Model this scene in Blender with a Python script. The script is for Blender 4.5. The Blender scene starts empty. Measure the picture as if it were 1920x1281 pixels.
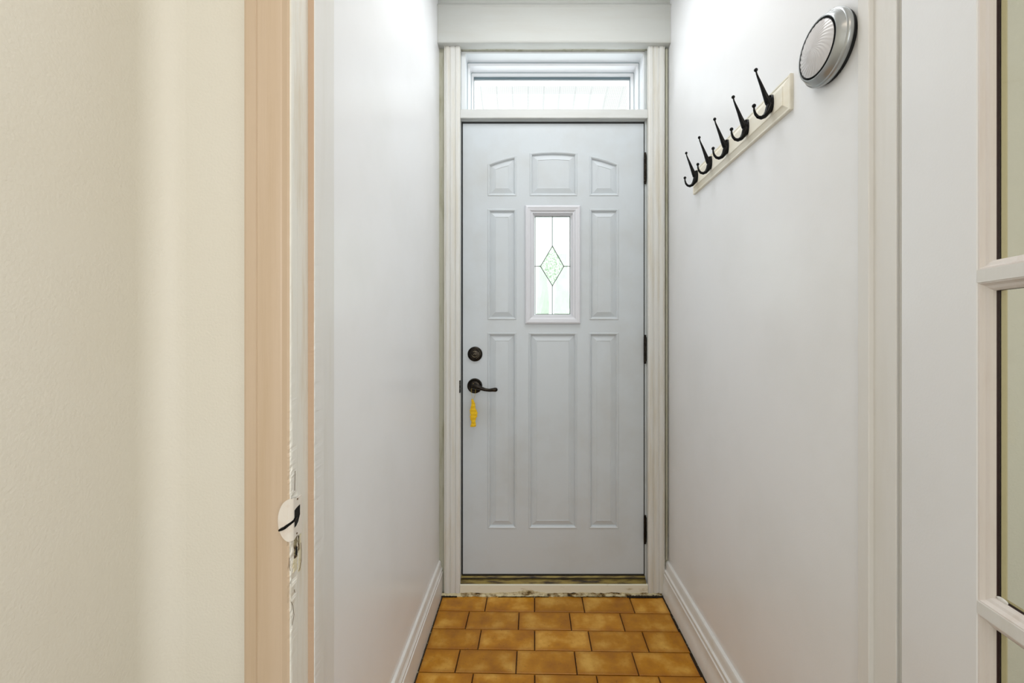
import bpy, math, random
from mathutils import Vector, Matrix, noise
random.seed(7)
C = bpy.context.scene.collection
S = bpy.context.scene
R = math.radians

# ------------------------------------------------------------------ camera, world, lights
H = 1.13                                   # eye height
cam = bpy.data.objects.new('camera', bpy.data.cameras.new('camera'))
C.objects.link(cam); S.camera = cam
cam.location = (0, 0, H); cam.rotation_euler = (R(90), 0, 0)
cam.data.sensor_width = 36; cam.data.lens = 780/1920*36
cam.data.shift_x = -26/1920; cam.data.shift_y = -6.5/1920
cam.data.clip_start = 0.02

w = bpy.data.worlds.new('overcast_sky'); S.world = w; w.use_nodes = True
bg = w.node_tree.nodes['Background']
bg.inputs[0].default_value = (0.90, 0.96, 1.0, 1); bg.inputs[1].default_value = 6.0

def area(name, loc, rot, sx, sy, power, col):
    l = bpy.data.lights.new(name, 'AREA'); l.shape = 'RECTANGLE'
    l.size = sx; l.size_y = sy; l.energy = power; l.color = col
    o = bpy.data.objects.new(name, l); C.objects.link(o)
    o.location = loc; o.rotation_euler = rot
    return o
# fill light added behind the camera; no window stands there
area('rear_fill', (0.55, -2.30, 1.55), (R(90), 0, 0), 1.8, 1.5, 28, (0.95, 0.975, 1.0))
# fill light added from the right to brighten the room's left wall
area('side_fill', (1.60, -0.60, 1.45), (R(90), 0, R(90)), 1.2, 1.4, 10, (1.0, 0.985, 0.955))
# warm fill added overhead for the room's unseen lamp
area('warm_room_fill', (0.25, -0.55, 2.62), (0, 0, 0), 0.5, 0.5, 3.0, (1.0, 0.80, 0.62))
# fill light added under the hallway ceiling to brighten its side walls
area('hallway_fill', (0.12, 1.15, 2.645), (0, 0, 0), 0.75, 0.5, 5.6, (0.97, 0.985, 1.0))

S.view_settings.view_transform = 'Standard'
S.view_settings.look = 'None'
S.view_settings.gamma = 1
S.view_settings.use_curve_mapping = False
S.view_settings.exposure = 0.34

# ------------------------------------------------------------------ materials
def srgb(r, g, b):
    f = lambda c: (c/255/12.92) if c/255 <= 0.04045 else ((c/255+0.055)/1.055)**2.4
    return (f(r), f(g), f(b), 1)

def mat(name, col, rough=0.5, metal=0.0, bump=0.0, bscale=200.0, stain=None, sscale=6.0, slo=0.5, shi=0.75,
        stretch=(1, 1, 1), detail=4, bdist=0.001, stain2=None):
    m = bpy.data.materials.new(name); m.use_nodes = True
    nt = m.node_tree; p = nt.nodes['Principled BSDF']
    p.inputs['Base Color'].default_value = col
    p.inputs['Roughness'].default_value = rough
    p.inputs['Metallic'].default_value = metal
    geo = nt.nodes.new('ShaderNodeNewGeometry')
    mp = nt.nodes.new('ShaderNodeMapping'); mp.inputs['Scale'].default_value = stretch
    nt.links.new(geo.outputs['Position'], mp.inputs['Vector'])
    if stain is not None:
        n = nt.nodes.new('ShaderNodeTexNoise'); n.inputs['Scale'].default_value = sscale
        n.inputs['Detail'].default_value = detail; n.inputs['Roughness'].default_value = 0.6
        nt.links.new(mp.outputs[0], n.inputs['Vector'])
        r = nt.nodes.new('ShaderNodeValToRGB')
        r.color_ramp.elements[0].position = slo; r.color_ramp.elements[0].color = col
        r.color_ramp.elements[1].position = shi; r.color_ramp.elements[1].color = stain
        if stain2 is not None:
            e = r.color_ramp.elements.new(min(0.99, shi+0.08)); e.color = stain2
        nt.links.new(n.outputs['Fac'], r.inputs['Fac'])
        nt.links.new(r.outputs['Color'], p.inputs['Base Color'])
    if bump > 0:
        n2 = nt.nodes.new('ShaderNodeTexNoise'); n2.inputs['Scale'].default_value = bscale
        n2.inputs['Detail'].default_value = 3
        nt.links.new(mp.outputs[0], n2.inputs['Vector'])
        b = nt.nodes.new('ShaderNodeBump'); b.inputs['Strength'].default_value = bump
        b.inputs['Distance'].default_value = bdist
        nt.links.new(n2.outputs['Fac'], b.inputs['Height'])
        nt.links.new(b.outputs['Normal'], p.inputs['Normal'])
    return m

def thin_glass(name, tint=(1, 1, 1, 1), rough=0.0, bump=0, bscale=60, refl=0.06):
    m = bpy.data.materials.new(name); m.use_nodes = True
    nt = m.node_tree; nt.nodes.clear()
    out = nt.nodes.new('ShaderNodeOutputMaterial'); mix = nt.nodes.new('ShaderNodeMixShader')
    tr = nt.nodes.new('ShaderNodeBsdfTransparent'); tr.inputs[0].default_value = tint
    gl = nt.nodes.new('ShaderNodeBsdfGlossy'); gl.inputs['Roughness'].default_value = 0.02
    fr = nt.nodes.new('ShaderNodeLayerWeight'); fr.inputs['Blend'].default_value = 0.12
    nt.links.new(fr.outputs['Fresnel'], mix.inputs[0])
    nt.links.new(tr.outputs[0], mix.inputs[1]); nt.links.new(gl.outputs[0], mix.inputs[2])
    nt.links.new(mix.outputs[0], out.inputs[0])
    return m

def textured_glass(name):
    m = mat(name, (0.20, 0.23, 0.19, 1), 0.03, stain=(0.075, 0.105, 0.065, 1), sscale=150, slo=0.46, shi=0.58, bump=1.0, bscale=130, bdist=0.004)
    p = m.node_tree.nodes['Principled BSDF']
    p.inputs['Transmission Weight'].default_value = 1.0; p.inputs['IOR'].default_value = 1.3
    return m

M = {}
M['wall'] = mat('white_wall_paint', srgb(243, 244, 246), 0.30, bump=0.12, bscale=260, stain=srgb(239, 240, 241), sscale=3, slo=0.45, shi=0.7)
M['cream'] = mat('cream_wall_paint', srgb(227, 223, 211), 0.5, bump=0.55, bscale=230, bdist=0.0012, stain=srgb(225, 220, 206), sscale=2.2, slo=0.4, shi=0.7)
M['trim'] = mat('white_trim_paint', srgb(232, 231, 228), 0.35, bump=0.25, bscale=60, stretch=(3, 3, 0.25), stain=srgb(225, 223, 217), sscale=8, slo=0.5, shi=0.8)
M['casing'] = mat('warm_lit_casing_paint', srgb(207, 185, 160), 0.42, bump=0.25, bscale=70, stretch=(4, 4, 0.2), stain=srgb(199, 175, 146), sscale=7, slo=0.45, shi=0.75)  # cream paint with the room's warm light mixed into its peach
M['jamb'] = mat('jamb_paint', srgb(234, 232, 224), 0.4, bump=0.4, bscale=70, stretch=(3, 3, 0.3), stain=srgb(222, 214, 198), sscale=14, slo=0.5, shi=0.7)
M['stop'] = mat('stop_face_paint', srgb(200, 172, 146), 0.45, bump=0.3, bscale=70, stretch=(3, 3, 0.3))  # peach face paint, warm room light included in the colour
M['old_trim'] = mat('aged_trim_paint', srgb(214, 214, 210), 0.42, bump=0.3, bscale=60, stretch=(4, 4, 0.3), stain=srgb(203, 196, 178), sscale=10, slo=0.45, shi=0.8)
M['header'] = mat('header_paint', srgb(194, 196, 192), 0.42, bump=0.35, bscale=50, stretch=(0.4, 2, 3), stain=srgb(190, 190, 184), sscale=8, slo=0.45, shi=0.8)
M['olive'] = mat('shaded_back_strip', srgb(176, 175, 158), 0.6, stain=srgb(140, 138, 110), sscale=25, stretch=(1, 1, 0.2))  # olive with the shadow of the set-back strip put in
M['door'] = mat('blue_grey_door_paint', srgb(198, 205, 210), 0.38, bump=0.15, bscale=120, stain=srgb(190, 194, 195), sscale=4, slo=0.45, shi=0.8)
M['vinyl'] = mat('white_vinyl', srgb(242, 244, 247), 0.35)
M['frame_grey'] = mat('grey_frame_paint', srgb(196, 202, 203), 0.4, stain=srgb(186, 190, 188), sscale=8)
M['black'] = mat('black_rubber', (0.006, 0.007, 0.008, 1), 0.7)
M['hole'] = mat('dark_hole', (0.003, 0.003, 0.003, 1), 0.95)
M['gasket'] = mat('teal_grey_gasket', srgb(110, 128, 136), 0.5)
M['iron'] = mat('black_iron', (0.003, 0.0033, 0.0036, 1), 0.14, 0.0); M['iron'].node_tree.nodes['Principled BSDF'].inputs['Specular IOR Level'].default_value = 0.16
M['bronze'] = mat('dark_bronze', (0.016, 0.013, 0.010, 1), 0.28, 0.85, stain=(0.05, 0.038, 0.025, 1), sscale=60)
M['hinge'] = mat('aged_bronze_hinge', (0.02, 0.018, 0.012, 1), 0.4, 0.8, stain=(0.22, 0.19, 0.13, 1), sscale=70, slo=0.52, shi=0.66)
M['lead'] = mat('lead_came', srgb(112, 116, 112), 0.5, 0.2)
M['yellow'] = mat('yellow_crochet', srgb(232, 190, 20), 0.8, bump=0.8, bscale=500, bdist=0.002, stain=srgb(214, 160, 15), sscale=90)
M['rack'] = mat('ivory_board_paint', srgb(245, 241, 227), 0.42, bump=0.15, bscale=80, stretch=(1, .3, 1), stain=srgb(234, 224, 198), sscale=12, slo=0.5, shi=0.8)
M['silver'] = mat('silver_plastic', srgb(172, 176, 177), 0.27, 0.6)
M['reflector'] = mat('pale_reflector', srgb(225, 220, 220), 0.3)
M['led'] = mat('grey_led', srgb(120, 120, 112), 0.4)
M['grout'] = mat('dark_grout', srgb(58, 40, 22), 0.9, bump=0.5, bscale=300, stain=srgb(30, 22, 14), sscale=30)
M['concrete'] = mat('porch_concrete', srgb(140, 138, 132), 0.9, stain=srgb(128, 126, 120), sscale=3)
M['ground'] = mat('pale_bounce_ground', srgb(178, 178, 175), 0.95, stain=srgb(170, 170, 166), sscale=5)
M['leaf'] = mat('overexposed_leaf_green', srgb(214, 224, 209), 0.9, stain=srgb(222, 230, 218), sscale=4)  # overexposed brightness of the foliage put into its base colour
M['bark'] = mat('bark', srgb(110, 90, 70), 0.9)
M['fence'] = mat('white_fence_paint', srgb(235, 236, 236), 0.6)
M['bead'] = mat('warm_lit_bead_paint', srgb(230, 224, 220), 0.38, bump=0.3, bscale=60, stretch=(3, 3, .3), stain=srgb(222, 212, 204), sscale=16, slo=0.5, shi=0.75)  # white bead, faintly tinted by warm room light in the colour
M['yellow_bead'] = mat('yellowed_bead_paint', srgb(214, 200, 158), 0.5)
M['maroon'] = mat('dark_glazing_line', srgb(48, 18, 16), 0.6)
M['wood_floor'] = mat('room_floor_boards', srgb(150, 140, 128), 0.4, stain=srgb(132, 122, 110), sscale=5, stretch=(6, .6, 1))
M['strike'] = mat('painted_strike_plate', srgb(233, 226, 216), 0.3, bump=0.2, bscale=150, stain=srgb(224, 210, 196), sscale=40)
M['raw_wood'] = mat('exposed_wood', srgb(150, 140, 110), 0.8, stain=srgb(70, 50, 30), sscale=90, slo=0.45, shi=0.6, bump=0.6, bscale=200)
M['chip'] = mat('chipped_paint_edge', srgb(226, 218, 190), 0.6, stain=srgb(196, 178, 130), sscale=80, slo=0.45, shi=0.7)
M['brown_line'] = mat('brown_crack', srgb(96, 74, 44), 0.8)
M['sill_metal'] = mat('grimy_brass_sill', srgb(128, 112, 52), 0.42, 0.35, bump=0.3, bscale=120, stain=srgb(62, 48, 20), sscale=38, slo=0.42, shi=0.62, stretch=(.35, 2, 2), stain2=srgb(18, 14, 8))
M['sill_white'] = mat('grimy_white_sill', srgb(226, 223, 205), 0.45, stain=srgb(176, 160, 116), sscale=26, slo=0.62, shi=0.78, stretch=(.5, 1, 1.5), stain2=srgb(80, 62, 30))
M['caulk'] = mat('grimy_caulk', srgb(214, 204, 168), 0.8, bump=0.9, bscale=160, bdist=0.003, stain=srgb(116, 92, 44), sscale=48, slo=0.42, shi=0.60, stretch=(.6, 1, 1), stain2=srgb(24, 18, 10))
M['dirt'] = mat('black_grime', srgb(34, 28, 16), 0.95, bump=1, bscale=200)
M['glass'] = thin_glass('clear_glass')
M['lite_glass'] = thin_glass('insulated_lite_glass', (0.50, 0.52, 0.50, 1))
M['door_glass'] = thin_glass('old_door_glass', (0.72, 0.73, 0.70, 1))
M['bumpy_glass'] = textured_glass('hammered_glass')
lens = mat('ribbed_clear_lens', (0.95, 0.93, 0.93, 1), 0.08)
lens.node_tree.nodes['Principled BSDF'].inputs['Transmission Weight'].default_value = 0.40
M['lens'] = lens

# amber glazed tile: cloudy pattern, a browner rim on each tile, a tint of its own per tile
def tile_mat():
    m = bpy.data.materials.new('amber_glazed_tile'); m.use_nodes = True
    nt = m.node_tree; p = nt.nodes['Principled BSDF']; L = nt.links.new
    p.inputs['Roughness'].default_value = 0.30
    geo = nt.nodes.new('ShaderNodeNewGeometry'); oi = nt.nodes.new('ShaderNodeObjectInfo')
    add = nt.nodes.new('ShaderNodeVectorMath'); add.operation = 'MULTIPLY_ADD'
    add.inputs[1].default_value = (1, 1, 1)
    L(geo.outputs['Position'], add.inputs[0]); L(oi.outputs['Random'], add.inputs[2])
    n = nt.nodes.new('ShaderNodeTexNoise'); n.inputs['Scale'].default_value = 11; n.inputs['Detail'].default_value = 6
    n.inputs['Roughness'].default_value = 0.55
    L(add.outputs[0], n.inputs['Vector'])
    r = nt.nodes.new('ShaderNodeValToRGB')
    e = r.color_ramp.elements
    e[0].position = 0.30; e[0].color = srgb(158, 98, 8)
    e[1].position = 0.72; e[1].color = srgb(226, 176, 82)
    k = r.color_ramp.elements.new(0.50); k.color = srgb(190, 128, 16)
    L(n.outputs['Fac'], r.inputs['Fac'])
    # rim mask from the tile's own coordinates (stored as a per-vertex attribute: 1 at rim, 0 inside)
    at = nt.nodes.new('ShaderNodeAttribute'); at.attribute_name = 'rim'
    mx = nt.nodes.new('ShaderNodeMix'); mx.data_type = 'RGBA'
    mul = nt.nodes.new('ShaderNodeMath'); mul.operation = 'MULTIPLY'; mul.inputs[1].default_value = 0.55
    L(at.outputs['Fac'], mul.inputs[0]); L(mul.outputs[0], mx.inputs[0])
    L(r.outputs['Color'], mx.inputs[6]); mx.inputs[7].default_value = srgb(158, 96, 10)
    hs = nt.nodes.new('ShaderNodeHueSaturation')
    mr = nt.nodes.new('ShaderNodeMapRange'); mr.inputs[3].default_value = 0.9; mr.inputs[4].default_value = 1.1
    L(oi.outputs['Random'], mr.inputs[0]); L(mr.outputs[0], hs.inputs['Value'])
    L(mx.outputs[2], hs.inputs['Color'])
    # fine dark specks
    sp = nt.nodes.new('ShaderNodeTexNoise'); sp.inputs['Scale'].default_value = 220; sp.inputs['Detail'].default_value = 1
    L(geo.outputs['Position'], sp.inputs['Vector'])
    sr = nt.nodes.new('ShaderNodeValToRGB'); sr.color_ramp.elements[0].position = 0.72; sr.color_ramp.elements[0].color = (1, 1, 1, 1)
    sr.color_ramp.elements[1].position = 0.76; sr.color_ramp.elements[1].color = (0.45, 0.35, 0.25, 1)
    L(sp.outputs['Fac'], sr.inputs['Fac'])
    mm = nt.nodes.new('ShaderNodeMix'); mm.data_type = 'RGBA'; mm.blend_type = 'MULTIPLY'; mm.inputs[0].default_value = 1
    L(hs.outputs[0], mm.inputs[6]); L(sr.outputs[0], mm.inputs[7])
    L(mm.outputs[2], p.inputs['Base Color'])
    b = nt.nodes.new('ShaderNodeBump'); b.inputs['Strength'].default_value = 0.25; b.inputs['Distance'].default_value = 0.002
    n3 = nt.nodes.new('ShaderNodeTexNoise'); n3.inputs['Scale'].default_value = 30
    L(geo.outputs['Position'], n3.inputs['Vector']); L(n3.outputs['Fac'], b.inputs['Height']); L(b.outputs[0], p.inputs['Normal'])
    return m
M['tile'] = tile_mat()

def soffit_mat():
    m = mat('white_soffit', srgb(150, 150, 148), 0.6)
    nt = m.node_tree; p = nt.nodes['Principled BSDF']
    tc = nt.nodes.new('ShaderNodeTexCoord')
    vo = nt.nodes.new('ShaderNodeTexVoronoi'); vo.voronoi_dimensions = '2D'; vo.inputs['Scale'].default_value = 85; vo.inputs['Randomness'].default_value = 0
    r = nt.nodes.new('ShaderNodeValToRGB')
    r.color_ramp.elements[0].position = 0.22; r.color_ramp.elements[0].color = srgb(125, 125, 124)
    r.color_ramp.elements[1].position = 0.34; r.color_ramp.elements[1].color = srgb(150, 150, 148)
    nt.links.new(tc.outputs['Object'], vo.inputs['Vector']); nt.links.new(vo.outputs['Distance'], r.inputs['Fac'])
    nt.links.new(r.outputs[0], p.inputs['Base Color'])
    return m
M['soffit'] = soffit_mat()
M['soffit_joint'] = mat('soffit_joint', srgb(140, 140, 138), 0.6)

# ------------------------------------------------------------------ helpers
class MB:
    def __init__(s): s.v = []; s.f = []; s.mi = []; s.smooth = []
    def add(s, vs, fs, mi=0, smooth=False):
        o = len(s.v); s.v += [tuple(v) for v in vs]
        for f in fs: s.f.append([i+o for i in f]); s.mi.append(mi); s.smooth.append(smooth)
    def box(s, x0, x1, y0, y1, z0, z1, mi=0, bev=0.0):
        if bev <= 0:
            vs = [(x, y, z) for z in (z0, z1) for y in (y0, y1) for x in (x0, x1)]
            s.add(vs, [(0, 2, 3, 1), (4, 5, 7, 6), (0, 1, 5, 4), (2, 6, 7, 3), (0, 4, 6, 2), (1, 3, 7, 5)], mi)
            return
        b = min(bev, (x1-x0)/2.01, (y1-y0)/2.01, (z1-z0)/2.01)
        vs = []; X = (x0, x1); Y = (y0, y1); Z = (z0, z1); idx = {}
        for i in (0, 1):
            for j in (0, 1):
                for k in (0, 1):
                    sx, sy, sz = (1 if i == 0 else -1), (1 if j == 0 else -1), (1 if k == 0 else -1)
                    idx[i, j, k, 'x'] = len(vs); vs.append((X[i], Y[j]+sy*b, Z[k]+sz*b))
                    idx[i, j, k, 'y'] = len(vs); vs.append((X[i]+sx*b, Y[j], Z[k]+sz*b))
                    idx[i, j, k, 'z'] = len(vs); vs.append((X[i]+sx*b, Y[j]+sy*b, Z[k]))
        fs = []
        q = [(0, 0), (1, 0), (1, 1), (0, 1)]
        for a in (0, 1):
            fs.append([idx[a, j, k, 'x'] for j, k in q]); fs.append([idx[j, a, k, 'y'] for j, k in q]); fs.append([idx[j, k, a, 'z'] for j, k in q])
        for a in (0, 1):
            for c in (0, 1):
                fs.append([idx[a, c, 0, 'x'], idx[a, c, 1, 'x'], idx[a, c, 1, 'y'], idx[a, c, 0, 'y']])
                fs.append([idx[a, 0, c, 'x'], idx[a, 1, c, 'x'], idx[a, 1, c, 'z'], idx[a, 0, c, 'z']])
                fs.append([idx[0, a, c, 'y'], idx[1, a, c, 'y'], idx[1, a, c, 'z'], idx[0, a, c, 'z']])
                for d in (0, 1): fs.append([idx[a, c, d, t] for t in 'xyz'])
        s.add(vs, fs, mi)
    def loops(s, loops, mis=None, cap_last=False, cap_first=False, closed=True, smooth=False):
        n = len(loops[0]); o = len(s.v)
        for l in loops: s.v += [tuple(p) for p in l]
        for a in range(len(loops)-1):
            for i in range(n if closed else n-1):
                j = (i+1) % n
                s.f.append([o+a*n+i, o+a*n+j, o+(a+1)*n+j, o+(a+1)*n+i])
                s.mi.append(mis[a] if mis else 0); s.smooth.append(smooth)
        if cap_last:
            s.f.append([o+(len(loops)-1)*n+i for i in range(n)]); s.mi.append(mis[-1] if mis else 0); s.smooth.append(False)
        if cap_first:
            s.f.append([o+i for i in range(n)]); s.mi.append(mis[0] if mis else 0); s.smooth.append(False)
    def tube(s, pts, rad, n=8, mi=0, caps=True):
        pts = [Vector(p) for p in pts]; rings = []
        if not isinstance(rad, (list, tuple)): rad = [rad]*len(pts)
        up = None
        for i, p in enumerate(pts):
            d = (pts[min(i+1, len(pts)-1)]-pts[max(i-1, 0)]).normalized()
            if up is None:
                up = Vector((0, 0, 1)) if abs(d.z) < 0.8 else Vector((1, 0, 0))
            a = d.cross(up).normalized(); b = a.cross(d).normalized(); up = b
            rings.append([p+(a*math.cos(t)+b*math.sin(t))*rad[i] for t in [2*math.pi*k/n for k in range(n)]])
        s.loops(rings, cap_last=caps, cap_first=caps, smooth=True, mis=[mi]*(len(rings)-1) or [mi])
    def ball(s, c, r, n=10, mi=0, sq=(1, 1, 1)):
        c = Vector(c); rings = []
        for a in range(1, n//2+1):
            ph = math.pi*a/(n//2+1)
            rings.append([c+Vector((sq[0]*r*math.sin(ph)*math.cos(t), sq[1]*r*math.sin(ph)*math.sin(t), sq[2]*r*math.cos(ph))) for t in [2*math.pi*k/n for k in range(n)]])
        s.loops(rings, cap_last=True, cap_first=True, smooth=True, mis=[mi]*(len(rings)-1))
    def lathe(s, prof, n=48, mi=None, frame=None, cap=True, radial=None):
        # prof: (r, h); frame: function (x, y, h) -> world;  mi: list per segment
        fr = frame or (lambda x, y, h: (x, y, h)); rings = []
        for (r, h) in prof:
            rings.append([fr(r*math.cos(t), r*math.sin(t), h) for t in [2*math.pi*k/n for k in range(n)]])
        s.loops(rings, mis=mi, cap_last=cap, cap_first=False, smooth=True)
    def build(s, name, mats, parent=None, normals=True, auto=True):
        me = bpy.data.meshes.new(name); me.from_pydata(s.v, [], s.f)
        if not isinstance(mats, (list, tuple)): mats = [mats]
        for m in mats: me.materials.append(m)
        for p, mi, sm in zip(me.polygons, s.mi, s.smooth): p.material_index = min(mi, len(mats)-1); p.use_smooth = sm
        if normals:
            import bmesh
            bm = bmesh.new(); bm.from_mesh(me)
            bmesh.ops.recalc_face_normals(bm, faces=bm.faces); bm.to_mesh(me); bm.free()
        me.update()
        if auto and any(s.smooth):
            try: me.set_sharp_from_angle(angle=R(38))
            except Exception: pass
        o = bpy.data.objects.new(name, me); C.objects.link(o)
        if parent is not None: o.parent = parent
        return o

def struct(o): o['kind'] = 'structure'; return o
def empty(name, loc=(0, 0, 0), rz=0.0):
    o = bpy.data.objects.new(name, None); C.objects.link(o); o.location = loc; o.rotation_euler = (0, 0, rz); o.empty_display_size = .1
    return o
def tag(o, label, cat, group=None):
    o['label'] = label; o['category'] = cat
    if group: o['group'] = group
    return o
def local(o, parent):
    """child mesh was written in world coordinates under an un-rotated empty: shift it"""
    for v in o.data.vertices: v.co -= parent.location
    return o

def vsweep(prof, z0, z1, nseg=1, jit=None, mis=None, closed=True):
    """profile of (x, y) points swept up; jit(i, z) -> (dx, dy)"""
    mb = MB(); rings = []
    for a in range(nseg+1):
        z = z0+(z1-z0)*a/nseg
        ring = []
        for i, (x, y) in enumerate(prof):
            dx, dy = jit(i, z) if jit else (0, 0)
            ring.append((x+dx, y+dy, z))
        rings.append(ring)
    n = len(prof); o = 0
    for r in rings: mb.v += r
    for a in range(nseg):
        for i in range(n if closed else n-1):
            j = (i+1) % n
            mb.f.append([a*n+i, a*n+j, (a+1)*n+j, (a+1)*n+i]); mb.mi.append(mis[i] if mis else 0); mb.smooth.append(False)
    if closed:
        mb.f.append(list(range(n))); mb.mi.append(0); mb.smooth.append(False)
        mb.f.append([nseg*n+i for i in range(n)]); mb.mi.append(0); mb.smooth.append(False)
    return mb

# ------------------------------------------------------------------ measures
XL = -0.383
def XR(y): return 0.628-0.0128*(1.82-y)
YF = 0.713             # room face of the wall with the doorway
ZC = 2.66
XRL = -0.627           # room's left wall

# ------------------------------------------------------------------ setting: shell
m = MB(); m.box(-0.78, 1.75, -2.55, 2.06, -0.14, -0.006)
floor = struct(m.build('floor', M['grout']))
m = MB(); m.box(XRL, 1.65, -2.45, 0.700, -0.006, 0.0)
m.build('floor_board', M['wood_floor'], floor)

m = MB(); m.box(-0.78, 1.75, -2.55, 2.06, ZC, ZC+0.1)
struct(m.build('ceiling', M['wall']))

m = MB(); m.box(XL-0.09, XL, 0.8275, 1.84, -0.006, ZC)
struct(m.build('wall_left', M['wall']))
m = MB()
pr = [(XR(0.766), 0.766), (XR(1.84), 1.84), (0.74, 1.84), (0.74, 0.766)]
m = vsweep(pr, -0.006, ZC); struct(m.build('wall_right', M['wall']))

# end wall with the rough opening of door and transom
OX0, OX1, OZ = -0.296, 0.545, 2.409
m = MB()
m.box(XL-0.09, OX0, 1.84, 2.06, -0.006, ZC, 0); m.box(OX1, 0.74, 1.84, 2.06, -0.006, ZC, 0); m.box(OX0, OX1, 1.84, 2.06, OZ, ZC, 0)
struct(m.build('wall_end', M['olive']))

# wall around the inner doorway (left part, right part, head)
m = MB()
m.box(XRL-0.01, -0.412, YF, 0.8275, -0.006, ZC); m.box(-0.412, 0.645, YF, 0.80, 2.30, ZC)
struct(m.build('wall_front', M['cream']))
m = MB(); m.box(0.645, 1.65, YF, 0.766, -0.006, ZC)
struct(m.build('wall_front_right', M['cream']))
# room's left wall with a rounded inside corner towards the doorway wall
prof = [(XRL, -2.45)]
rr = 0.045
for k in range(9):
    t = math.pi/2*k/8
    prof.append((XRL+rr-rr*math.cos(t), YF-rr+rr*math.sin(t)))
prof += [(XRL+rr, YF+0.005), (XRL-0.12, YF+0.005), (XRL-0.12, -2.45)]
m = vsweep(prof, -0.006, ZC)
for i in range(len(m.smooth)): m.smooth[i] = True
struct(m.build('wall_room_left', M['cream']))
m = MB(); m.box(1.65, 1.75, -2.45, 0.766, -0.006, ZC); struct(m.build('wall_room_right', M['cream']))
m = MB(); m.box(-0.74, 1.75, -2.55, -2.45, -0.006, ZC); struct(m.build('wall_back', M['cream']))

# ------------------------------------------------------------------ floor tiles, one by one
ang = -0.020
ca, sa = math.cos(ang), math.sin(ang)
PV = Vector((0.127, 1.7135))
TW, TD, J = 0.2062, 0.1057, 0.0036
def left_edge(y): return -0.3715
def right_edge(y): return 0.598-0.0128*(1.82-y)-0.002
tile_n = 0
def clip(poly, a, b, c):      # keep a*x+b*y <= c
    out = []
    for i in range(len(poly)):
        p, q = poly[i], poly[(i+1) % len(poly)]
        dp = a*p[0]+b*p[1]-c; dq = a*q[0]+b*q[1]-c
        if dp <= 0: out.append(p)
        if dp*dq < 0:
            t = dp/(dp-dq); out.append((p[0]+(q[0]-p[0])*t, p[1]+(q[1]-p[1])*t))
    return out
def inset(poly, d):
    n = len(poly); out = []
    for i in range(n):
        p0, p1, p2 = Vector(poly[i-1]), Vector(poly[i]), Vector(poly[(i+1) % n])
        e1 = (p1-p0).normalized(); e2 = (p2-p1).normalized()
        n1 = Vector((-e1.y, e1.x)); n2 = Vector((-e2.y, e2.x))
        k = 1+n1.dot(n2)
        q = p1+(n1+n2)*(d/max(k, 0.3)); out.append((q.x, q.y))
    return out
for row in range(-1, 10):
    off = 0.036 if row % 2 == 0 else -0.0275
    for k in range(-4, 5):
        x0 = off+k*TW-PV.x+0.0; x1 = x0+TW
        y1 = TD*(1-row) ; y0 = y1-TD
        q = [(x0+J/2, y0+J/2), (x1-J/2, y0+J/2), (x1-J/2, y1-J/2), (x0+J/2, y1-J/2)]
        q = [(PV.x+ca*x-sa*y, PV.y+sa*x+ca*y) for x, y in q]
        q = clip(q, -1, 0, 0.3620)                                   # left skirting, 4 mm dark gap
        if len(q) < 3: continue
        q = clip(q, 1, -0.0128, 0.5935-0.0128*1.82)             # right skirting
        if len(q) < 3: continue
        q = clip(q, 0, 1, 1.820); 
        if len(q) < 3: continue
        q = clip(q, 0, -1, -0.705)
        if len(q) < 3: continue
        ar = abs(sum(q[i][0]*q[(i+1) % len(q)][1]-q[(i+1) % len(q)][0]*q[i][1] for i in range(len(q)))/2)
        if ar < 0.0004: continue
        cx = sum(p[0] for p in q)/len(q); cy = sum(p[1] for p in q)/len(q)
        q = [(p[0]-cx, p[1]-cy) for p in q]
        zt = 0.0015+random.uniform(-0.0005, 0.0006)
        L0 = [(p[0], p[1], -0.006) for p in q]; L1 = [(p[0], p[1], zt-0.0014) for p in q]
        L2 = [(p[0], p[1], zt) for p in inset(q, 0.0016)]; L3 = [(p[0], p[1], zt) for p in inset(q, 0.016)]
        mb = MB(); mb.loops([L0, L1, L2, L3], cap_last=True)
        o = mb.build('tile', M['tile'], floor); o.location = (cx, cy, 0)
        at = o.data.attributes.new('rim', 'FLOAT', 'POINT')
        nq = len(q)
        for i in range(len(mb.v)): at.data[i].value = 0.0 if i >= 3*nq else 1.0

# ------------------------------------------------------------------ baseboards
def baseboard(name, xf, sgn, y0, y1, prof, mt):
    """prof: (distance from wall, z); sgn +1: board stands to +x of the wall"""
    mb = MB(); rings = []; n = 24
    for a in range(n+1):
        y = y0+(y1-y0)*a/n
        rings.append([(xf(y)+sgn*(t+0.0006*noise.noise(Vector((y*9, z*40, t*50)))), y, z+0.0008*noise.noise(Vector((y*7, z*30, 5)))) for t, z in prof])
    for r in rings: mb.v += r
    k = len(prof)
    for a in range(n):
        for i in range(k):
            j = (i+1) % k
            mb.f.append([a*k+i, a*k+j, (a+1)*k+j, (a+1)*k+i]); mb.mi.append(0); mb.smooth.append(True)
    mb.f.append(list(range(k))); mb.mi.append(0); mb.smooth.append(False)
    mb.f.append([n*k+i for i in range(k)]); mb.mi.append(0); mb.smooth.append(False)
    return struct(mb.build(name, mt))
pl = [(-0.005, -0.004), (0.0155, -0.004), (0.0165, 0.045), (0.0165, 0.098), (0.0135, 0.100), (0.0130, 0.106), (0.0150, 0.108), (0.0150, 0.113), (0.0110, 0.117), (0.0090, 0.126), (0.0098, 0.137), (0.0068, 0.145), (0.001, 0.148), (-0.005, 0.148)]
baseboard('baseboard_left', lambda y: XL, 1, 0.83, 1.838, pl, M['trim'])
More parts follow.
